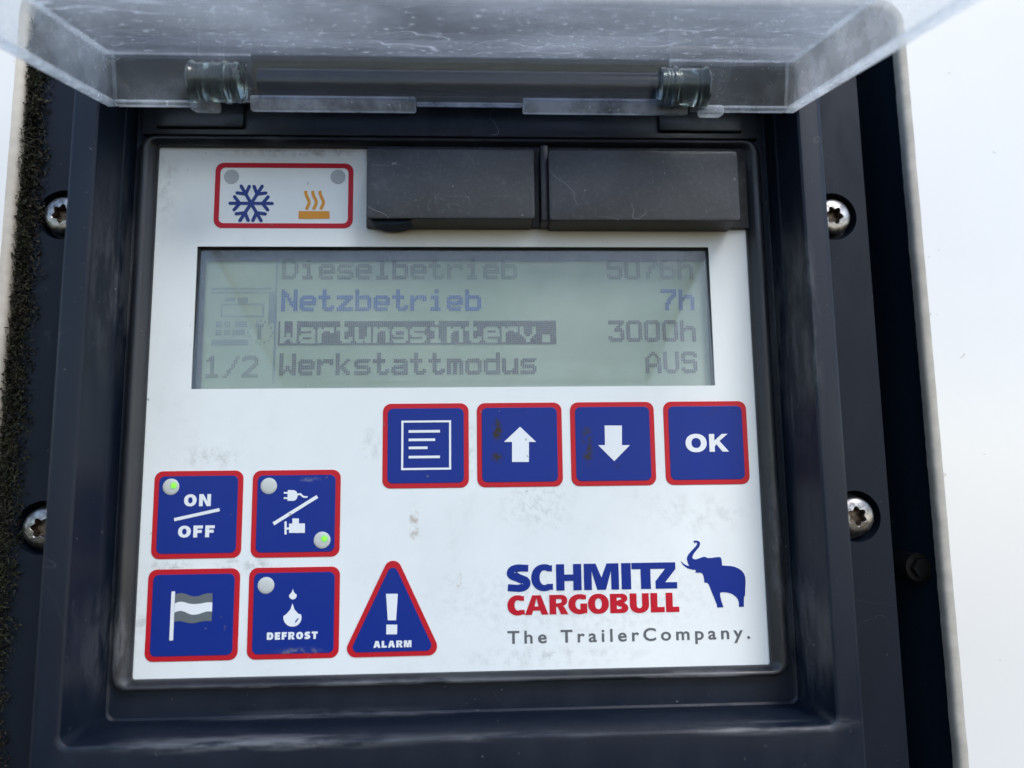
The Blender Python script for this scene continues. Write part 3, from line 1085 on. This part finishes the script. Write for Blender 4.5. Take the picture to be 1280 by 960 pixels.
# on/off
cx, cz = -80.8, -6.2
b = button('button', 'blue red-edged button lettered ON and OFF with a lit green light', cx, cz)
x0, z0 = at(230.5, 633)
x1, z1 = at(264.5, 617.5)
sh = caps('ON', x0, z0, z1 - z0, x1 - x0, 1.12, .84, .75)
x0, z0 = at(223, 672)
x1, z1 = at(269, 656.5)
sh += caps('OFF', x0, z0, z1 - z0, x1 - x0, 1.12, .84, .75)
sym('lettering', sh, b)
sym('slash_mark', [[stroke([at(218.5, 649.5), at(275, 637)], .92)]], b)
lx, lz = at(214.5, 608.5)
lens(lx, lz, b, 'lens', 2.35, (0.9, .35))
# mains / engine
cx, cz = -52.7, -6.3
b = button('button', 'blue red-edged button with plug and engine symbols and two lights', cx, cz)
q = lambda pts: zoomed(pts, 320, 600, 10.67)
plug = [q([(430, 135), (510, 135), (540, 150), (556, 175), (558, 180), (600, 174), (630, 205), (650, 214), (690, 214), (690, 236), (640, 238), (615, 222), (590, 200), (558, 206), (552, 240), (535, 265), (510, 277), (425, 277), (425, 253), (376, 253), (376, 230), (426, 230), (426, 182), (376, 182), (376, 160), (428, 160)])]
sym('plug_symbol', [plug], b)
eng = [q([(385, 552), (414, 552), (414, 632), (446, 632), (446, 580), (490, 580), (490, 512), (576, 512), (576, 578), (656, 578), (656, 704), (446, 704), (446, 660), (413, 660), (413, 724), (385, 724)])]
sym('engine_symbol', [eng], b)
sym('slash_mark', [[stroke(q([(238, 584), (822, 220)]), .98)]], b)
lx, lz = at(336.5, 607.5)
lens(lx, lz, b, 'lens')
lx, lz = at(403, 675)
lens(lx, lz, b, 'lens', 2.4, (0.75, .45))
# flag
cx, cz = -81.0, -34.3
b = button('button', 'blue red-edged button with a grey and white striped flag on a pole', cx, cz, 12.9, 12.7)
q = lambda pts: zoomed(pts, 210, 730, 12.0)
up = [(118, 150), (160, 138), (210, 134), (260, 142), (320, 165), (380, 182), (430, 183), (480, 173), (550, 146), (610, 136), (675, 140)]
m1 = [(112, 288), (160, 268), (210, 262), (260, 270), (320, 290), (380, 298), (430, 298), (500, 290), (560, 278), (620, 270), (672, 274)]
m2 = [(106, 425), (150, 406), (200, 398), (250, 408), (310, 438), (360, 455), (410, 457), (470, 446), (540, 422), (600, 406), (668, 408)]
dn = [(98, 565), (150, 554), (200, 552), (250, 566), (310, 580), (370, 586), (420, 580), (480, 564), (550, 552), (600, 550), (660, 552)]
sym('flag_symbol', [[q(up + m1[::-1])], [q(m2 + dn[::-1])]], b, 'flaggrey')
sym('flag_stripe', [[q(m1 + m2[::-1])], [q([(62, 108), (116, 108), (84, 842), (28, 842)])]], b)
# defrost
cx = -52.65
b = button('button', 'blue red-edged button lettered DEFROST with two white drops', cx, cz, 12.9, 12.7)
def drop(px, top, bot, hw):
    r = hw
    cyp = bot - r
    pts = [(px, top)] + [(px + hw * .22, top + (cyp - top) * .42), (px + hw * .62, top + (cyp - top) * .72)]
    pts += [(px + r * cos(radians(a)), cyp - r * sin(radians(a))) for a in range(20, -201, -14)]
    pts += [(px - hw * .62, top + (cyp - top) * .72), (px - hw * .22, top + (cyp - top) * .42)]
    return T(pts)
shine = T([(368.6, 779), (371.0, 777.2), (373.2, 774), (374.0, 771.5), (372.0, 773), (369.6, 776)])
sym('drop_symbol', [[drop(366.5, 736, 749, 4.7)], [drop(366, 754, 783, 11.3), shine]], b)
x0, z0 = at(334, 799.5)
x1, z1 = at(397.5, 789)
sym('lettering', caps('DEFROST', x0, z0, z1 - z0, x1 - x0, .70, .54, .42), b)
lx, lz = at(333, 731.5)
lens(lx, lz, b, 'lens')
# alarm triangle
def rtri(a, bb, c, r, n=8):
    P3 = [Vector(p) for p in (a, bb, c)]
    out = []
    for i in range(3):
        p, p0, p1 = P3[i], P3[i - 1], P3[(i + 1) % 3]
        u, v = (p0 - p).normalized(), (p1 - p).normalized()
        half = math.acos(max(-1, min(1, u.dot(v)))) / 2
        ctr = p + (u + v).normalized() * (r / sin(half))
        s0, s1 = p + u * (r / math.tan(half)) - ctr, p + v * (r / math.tan(half)) - ctr
        a0 = math.atan2(s0.y, s0.x)
        a1 = math.atan2(s1.y, s1.x)
        d = (a1 - a0 + pi) % (2 * pi) - pi
        out += [(ctr.x + r * cos(a0 + d * k / n), ctr.y + r * sin(a0 + d * k / n)) for k in range(n + 1)]
    return out
bl, br, ap = (-38.9, -47.0), (-10.4, -46.9), (-24.6, -16.9)
b = prism('button', [[rtri(bl, br, ap, 2.5)]], Y1, 0.2, M['red'], unit)
tag(b, 'blue red-edged triangular button lettered ALARM with an exclamation mark')
ctr = Vector((-24.65, -38.2))
inset = [ctr + (Vector(p) - ctr) * 0.845 for p in (bl, br, ap)]
prism('button_face', [[rtri(*[tuple(p) for p in inset], 1.5)]], Y2, Y1 + .05, M['blue'], b)
sym('exclamation_symbol', [[T([(482.8, 742), (497.5, 742), (495.2, 775), (485, 775)])], [T([(483.2, 780.5), (496.8, 780.5), (496.4, 792.5), (483.0, 792.5)])]], b)
x0, z0 = at(467, 809.5)
x1, z1 = at(514.5, 800)
sym('lettering', caps('ALARM', x0, z0, z1 - z0, x1 - x0, .68, .52, .36), b)

# ---- indicator box with snowflake and heat symbols
ind = prism('indicator_box', [[rrect(-79.7, -37.7, 79.7, 100.5, 2.6), rrect(-78.2, -39.2, 81.2, 99.0, 1.5)]], -0.16, 0.1, M['crimson'], unit)
tag(ind, 'red outlined box with a blue snowflake and an orange heat symbol')
c0 = at(314, 254.3)
Rr = 6.35
fl = []
for k in range(6):
    a = radians(60 * k)
    e = (c0[0] + Rr * cos(a), c0[1] + Rr * sin(a))
    fl.append([round_stroke(c0, e, 1.0)])
    m = (c0[0] + Rr * .54 * cos(a), c0[1] + Rr * .54 * sin(a))
    for da in (52, -52):
        t = a + radians(da)
        fl.append([round_stroke(m, (m[0] + 2.65 * cos(t), m[1] + 2.65 * sin(t)), 1.0)])
bm = bmesh.new()
for i, s in enumerate(fl):
    add_prism(bm, s, -0.12 - 0.004 * i, 0.05)
finish('snowflake_symbol', bm, M['indigo'], ind, recalc=False)
q = lambda pts: zoomed(pts, 280, 220, 8.533)
hs = [[q([(798, 376), (1124, 376), (1128, 456), (796, 458)])]]
for dx in (0, 76, 152):
    hs.append([stroke(q([(872 + dx, 160), (874 + dx, 190), (884 + dx, 220), (900 + dx, 250), (910 + dx, 278), (904 + dx, 308), (890 + dx, 334), (880 + dx, 358)]), .92)])
sym('heat_symbol', hs, ind, 'orange', -0.14, 0.05)
for px in (289.5, 422.5):
    lx, lz = at(px, 221)
    bm = bmesh.new()
    add_prism(bm, [circle(0, 0, 2.3, 28)], -0.1, 0.05)
    finish('indicator_light', bm, M['lens_dim'], ind, loc=(lx, 0, lz), recalc=False)

# ---- company mark
q = lambda x: 8.5 + (x - 50) * 0.06172
z0, z1 = -29.55, -22.05
sh = [glyph('S', q(50), q(157), z0 - .12, z1 + .1, 2.25, 1.95), glyph('C', q(163), q(265), z0 - .1, z1 + .1, 2.35, 1.75),
      glyph('H', q(281), q(401), z0, z1, 2.4, 1.85), glyph('M', q(413), q(579), z0, z1, 2.75, 2), glyph('I', q(592), q(637), z0, z1, 1, 1)]
a0, a1, a2, a3, a4, a5 = q(641), q(684), q(731), q(754), q(857), q(800)
tz = [(a1, z0), (a2, z0), (a2, z1 - 1.8), (q(802), z1 - 1.8), (a3, z0 + 2.15), (a3, z0), (a4, z0), (a4, z0 + 1.8), (a5, z0 + 1.8), (q(852), z1 - 1.9), (q(852), z1), (a0, z1), (a0, z1 - 1.8), (a1, z1 - 1.8)]
sh.append([tz])
o = sym('logo_lettering', sh, face, 'blue', -0.12, 0.03)
z0, z1 = -36.25, -30.75
sh = [glyph('C', q(49), q(130), z0 - .1, z1 + .1, 2.0, 1.38), glyph('A', q(131), q(241), z0, z1, 2.0, 1.4), glyph('R', q(247), q(335), z0, z1, 1.95, 1.4),
      glyph('G', q(336), q(425), z0 - .1, z1 + .1, 2.0, 1.38), glyph('O', q(429), q(528), z0 - .1, z1 + .1, 2.05, 1.32), glyph('B', q(534), q(620), z0, z1, 1.95, 1.4),
      glyph('U', q(628), q(719), z0 - .1, z1, 2.0, 1.38), glyph('L', q(727), q(793), z0, z1, 2.0, 1.5), glyph('L', q(800), q(863), z0, z1, 2.0, 1.5)]
o = sym('logo_lettering', sh, face, 'crimson', -0.12, 0.03)
ele = [(218, 68), (226, 58), (262, 57), (288, 66), (303, 84), (303, 108), (290, 140), (262, 172), (236, 204), (216, 236), (206, 262), (208, 280), (226, 292), (256, 293), (290, 283), (326, 268), (352, 262), (374, 265), (400, 278), (440, 276), (500, 268), (552, 264), (566, 272), (574, 300), (582, 372), (630, 374), (690, 378), (740, 388), (790, 410), (832, 440), (860, 478), (874, 520), (878, 580), (874, 660), (870, 758), (858, 762), (856, 820), (857, 892), (794, 894), (794, 840), (782, 800), (760, 770), (726, 742), (690, 724), (640, 712), (590, 708), (556, 714), (556, 756), (572, 820), (600, 898), (520, 902), (518, 874), (490, 800), (452, 710), (428, 646), (414, 612), (398, 594), (380, 588), (358, 588), (354, 540), (346, 500), (334, 476), (318, 464), (290, 462), (244, 462), (252, 438), (250, 428), (206, 424), (160, 412), (118, 390), (88, 362), (60, 320), (66, 320), (100, 352), (140, 374), (168, 378), (150, 340), (136, 290), (140, 262), (160, 226), (196, 186), (236, 144), (262, 112), (268, 94), (262, 84), (246, 82), (232, 92), (226, 86), (236, 76)]
sym('elephant_emblem', [[zoomed(ele, 845, 670, 10.105)]], face, 'blue', -0.12, 0.03)
x0, z0 = at(634.5, 804.5)
x1, _ = at(938, 803)
outline_text('slogan_lettering', 'The TrailerCompany.', x0, z0, 5.0, -0.05, M['greyprint'], face, 1.42, 0.09, x1 - x0)

# ---- two rubber caps over the sockets
bm = bmesh.new()
box(bm, -33.4, 85.6, -1.6, -0.06, 79.5, 106.5, .4)
finish('socket_mount', bm, M['cap'], unit, smooth=40)
def rubber_cap(label, x0, x1, zt, zb, ztail, notch):
    bm = bmesh.new()
    yf = -10.5
    loft(bm, [(x0 + .3, x1 - .3, ztail, zt - .2, -0.1, 1.0), (x0 + .1, x1 - .1, zb + .5, zt - .1, yf + 1.4, 1.0), (x0, x1, zb, zt, yf + .6, 1.0), (x0 + .15, x1 - .15, zb + .15, zt - .15, yf + .15, 1.0), (x0 + .6, x1 - .6, zb + .6, zt - .6, yf, .8)])
    fr = [v for v in bm.verts if abs(v.co.y * 1000 - yf) < 1e-3]
    bm.faces.new(fr[:28])
    o = finish('rubber_cap', bm, M['cap'], unit, smooth=40)
    tag(o, label)
    return o


xa, zt = at(458.5, 185, -10.5)
xb, zb = at(669, 273.5, -10.5)
c1 = rubber_cap('narrower black rubber socket cap beside the red indicator box, with a notch', xa, xb, zt, zb, 79.3, True)
xc, zt2 = at(685, 187, -10.5)
xd, zb2 = at(926.5, 276, -10.5)
c2 = rubber_cap('wider scratched black rubber socket cap at the right corner', xc, xd, zt2, zb2, 78.9, False)
bm = bmesh.new()
box(bm, 19.6, 22.2, -8.0, -0.1, 79.4, 103.5, .7)       # strip between the caps
finish('cap_strip', bm, M['cap'], unit, smooth=40)
bm = bmesh.new()
nx, nz = at(490, 279, -6)
add_prism(bm, [arcpts(nx, nz + 1.0, 6.3, 2.3, 180, 360, 14) + [(nx + 6.3, nz + 1.2), (nx - 6.3, nz + 1.2)]], -8.6, -2)
finish('finger_notch', bm, M['recess'], c1, recalc=False)

# ---- screws: pan heads with six-lobed sockets
def screw_mesh(r=6.0):
    bm = bmesh.new()
    N = 60
    def lobe(t, k):
        return k * (1 + 0.17 * cos(6 * t))
    def ring(fr, y):
        return [bm.verts.new(mm((fr(2 * pi * i / N) * cos(2 * pi * i / N), y, fr(2 * pi * i / N) * sin(2 * pi * i / N)))) for i in range(N)]
    hs = [ring(lambda t: r, 2.0), ring(lambda t: r, -.4), ring(lambda t: r * .97, -1.1), ring(lambda t: r * .86, -1.75), ring(lambda t: r * .7, -2.1),
          ring(lambda t: lobe(t, 2.75), -2.3), ring(lambda t: lobe(t, 2.55), -2.15)]
    so = [ring(lambda t: lobe(t, 2.5), -1.6), ring(lambda t: lobe(t, 2.3), 0.9)]
    allr = hs + so
    for k, (a, b) in enumerate(zip(allr, allr[1:])):
        for i in range(N):
            j = (i + 1) % N
            bm.faces.new((a[i], a[j], b[j], b[i])).material_index = 0 if k < 7 else 1
    bm.faces.new(allr[-1]).material_index = 1
    bmesh.ops.recalc_face_normals(bm, faces=bm.faces)
    me = bpy.data.meshes.new('screw')
    bm.to_mesh(me)
    bm.free()
    for p in me.polygons:
        p.use_smooth = True
    me.set_sharp_from_angle(angle=radians(38))
    me.materials.append(M['steel'])
    me.materials.append(M['rust'])
    return me


sm = screw_mesh()
for i, (x, z) in enumerate(SCREWS):
    o = bpy.data.objects.new('screw', sm)
    COL.objects.link(o)
    o.parent = unit
    o.location = mm((x, YF + 1.2, z))
    o.rotation_euler = (0, radians((8, 25, 40, 3)[i]), 0)

# ---- clear lid, swung up on its hinge
HX, HY, HZ = -5.05, -20.0, 108.3
LID_TILT = radians(13.6)
lid = empty('lid', unit, (HX, HY, HZ))
lid.rotation_euler = (LID_TILT, 0, 0)
# in lid coordinates: x across, -y outwards along the plate, z up from the rim edge
bm = bmesh.new()
WI, WO, LEN, HIN, TH = 95.6, 98.4, 166.0, 14.0, 2.8
box(bm, -WO, WO, -LEN, 0.0, HIN, HIN + TH, 0.9, 3)
plate = finish('lid_plate', bm, M['lid'], lid, smooth=40)
bm = bmesh.new()
for s in (-1, 1):
    box(bm, min(s * WI, s * WO), max(s * WI, s * WO), -LEN, -0.05, 1.3, HIN - .02, 0)
box(bm, -WI + .02, -57.6, -2.6, -.05, 1.3, HIN - .02, 0)
box(bm, 61.0, WI - .02, -2.6, -.05, 1.3, HIN - .02, 0)
box(bm, -WI + .02, WI - .02, -LEN, -LEN + 2.6, 1.3, HIN - .02, 0)
finish('lid_wall', bm, M['lidwall'], lid)
bm = bmesh.new()
for s in (-1, 1):
    box(bm, min(s * WI, s * WO), max(s * WI, s * WO), -LEN, -.05, -0.2, 1.28, .35)
for xa, xb in ((-WI, -72.5), (67.5, WI)):
    box(bm, xa + .03, xb, -2.7, .1, -0.2, 1.28, .35)
box(bm, -WI + .03, WI - .03, -LEN, -LEN + 2.7, -0.2, 1.28, .35)
# lips on either side of the finger gap
for xa, xb in ((-57.6, -11.6), (18.6, 66.0)):
    box(bm, xa, xb, -4.6, -2.3, -1.8, 2.4, .6)
box(bm, -11.5, 18.5, -3.2, -.3, 0.5, 1.3, .3)
for xa, xb in ((-74.0, -66.5), (62.0 + 7.6, 62.0 + 14.5)):
    box(bm, xa, xb, -5.0, -.2, -1.9, 1.0, .9)
finish('lid_edge', bm, M['lidedge'], lid, smooth=40)
bm = bmesh.new()
box(bm, -57.5, 60.9, -2.2, -.3, 1.4, HIN - .02, 0)
finish('hinge_web', bm, M['tube'], lid)
# hinge tube and knuckles
bm = bmesh.new()
bmesh.ops.create_cone(bm, cap_ends=True, segments=32, radius1=.0044, radius2=.0044, depth=.118, matrix=Matrix.Translation(mm((4.2, -3.2, 5.5))) @ Matrix.Rotation(pi / 2, 4, 'Y'))
finish('hinge_tube', bm, M['tube'], lid, smooth=40)
for xc, sgn in ((-65.8, 1), (63.8, -1)):
    bm = bmesh.new()
    prof = [(-7.2, 0.1), (-7.2, 5.2), (-6.4, 5.9), (-5.4, 5.2), (1.8, 5.1), (2.2, 5.7), (3.0, 5.7), (3.4, 5.2), (5.0, 5.1), (5.4, 5.5), (6.6, 5.2), (6.6, .1)]
    N = 36
    rr = [[bm.verts.new(mm((sgn * u, r * cos(2 * pi * i / N), r * sin(2 * pi * i / N)))) for i in range(N)] for u, r in prof]
    for a, b in zip(rr, rr[1:]):
        for i in range(N):
            j = (i + 1) % N
            bm.faces.new((a[i], a[j], b[j], b[i]))
    bm.faces.new(rr[0])
    bm.faces.new(rr[-1])
    finish('hinge_knuckle', bm, M['knuckle'], lid, loc=(xc, -5.4, 5.3), smooth=40)
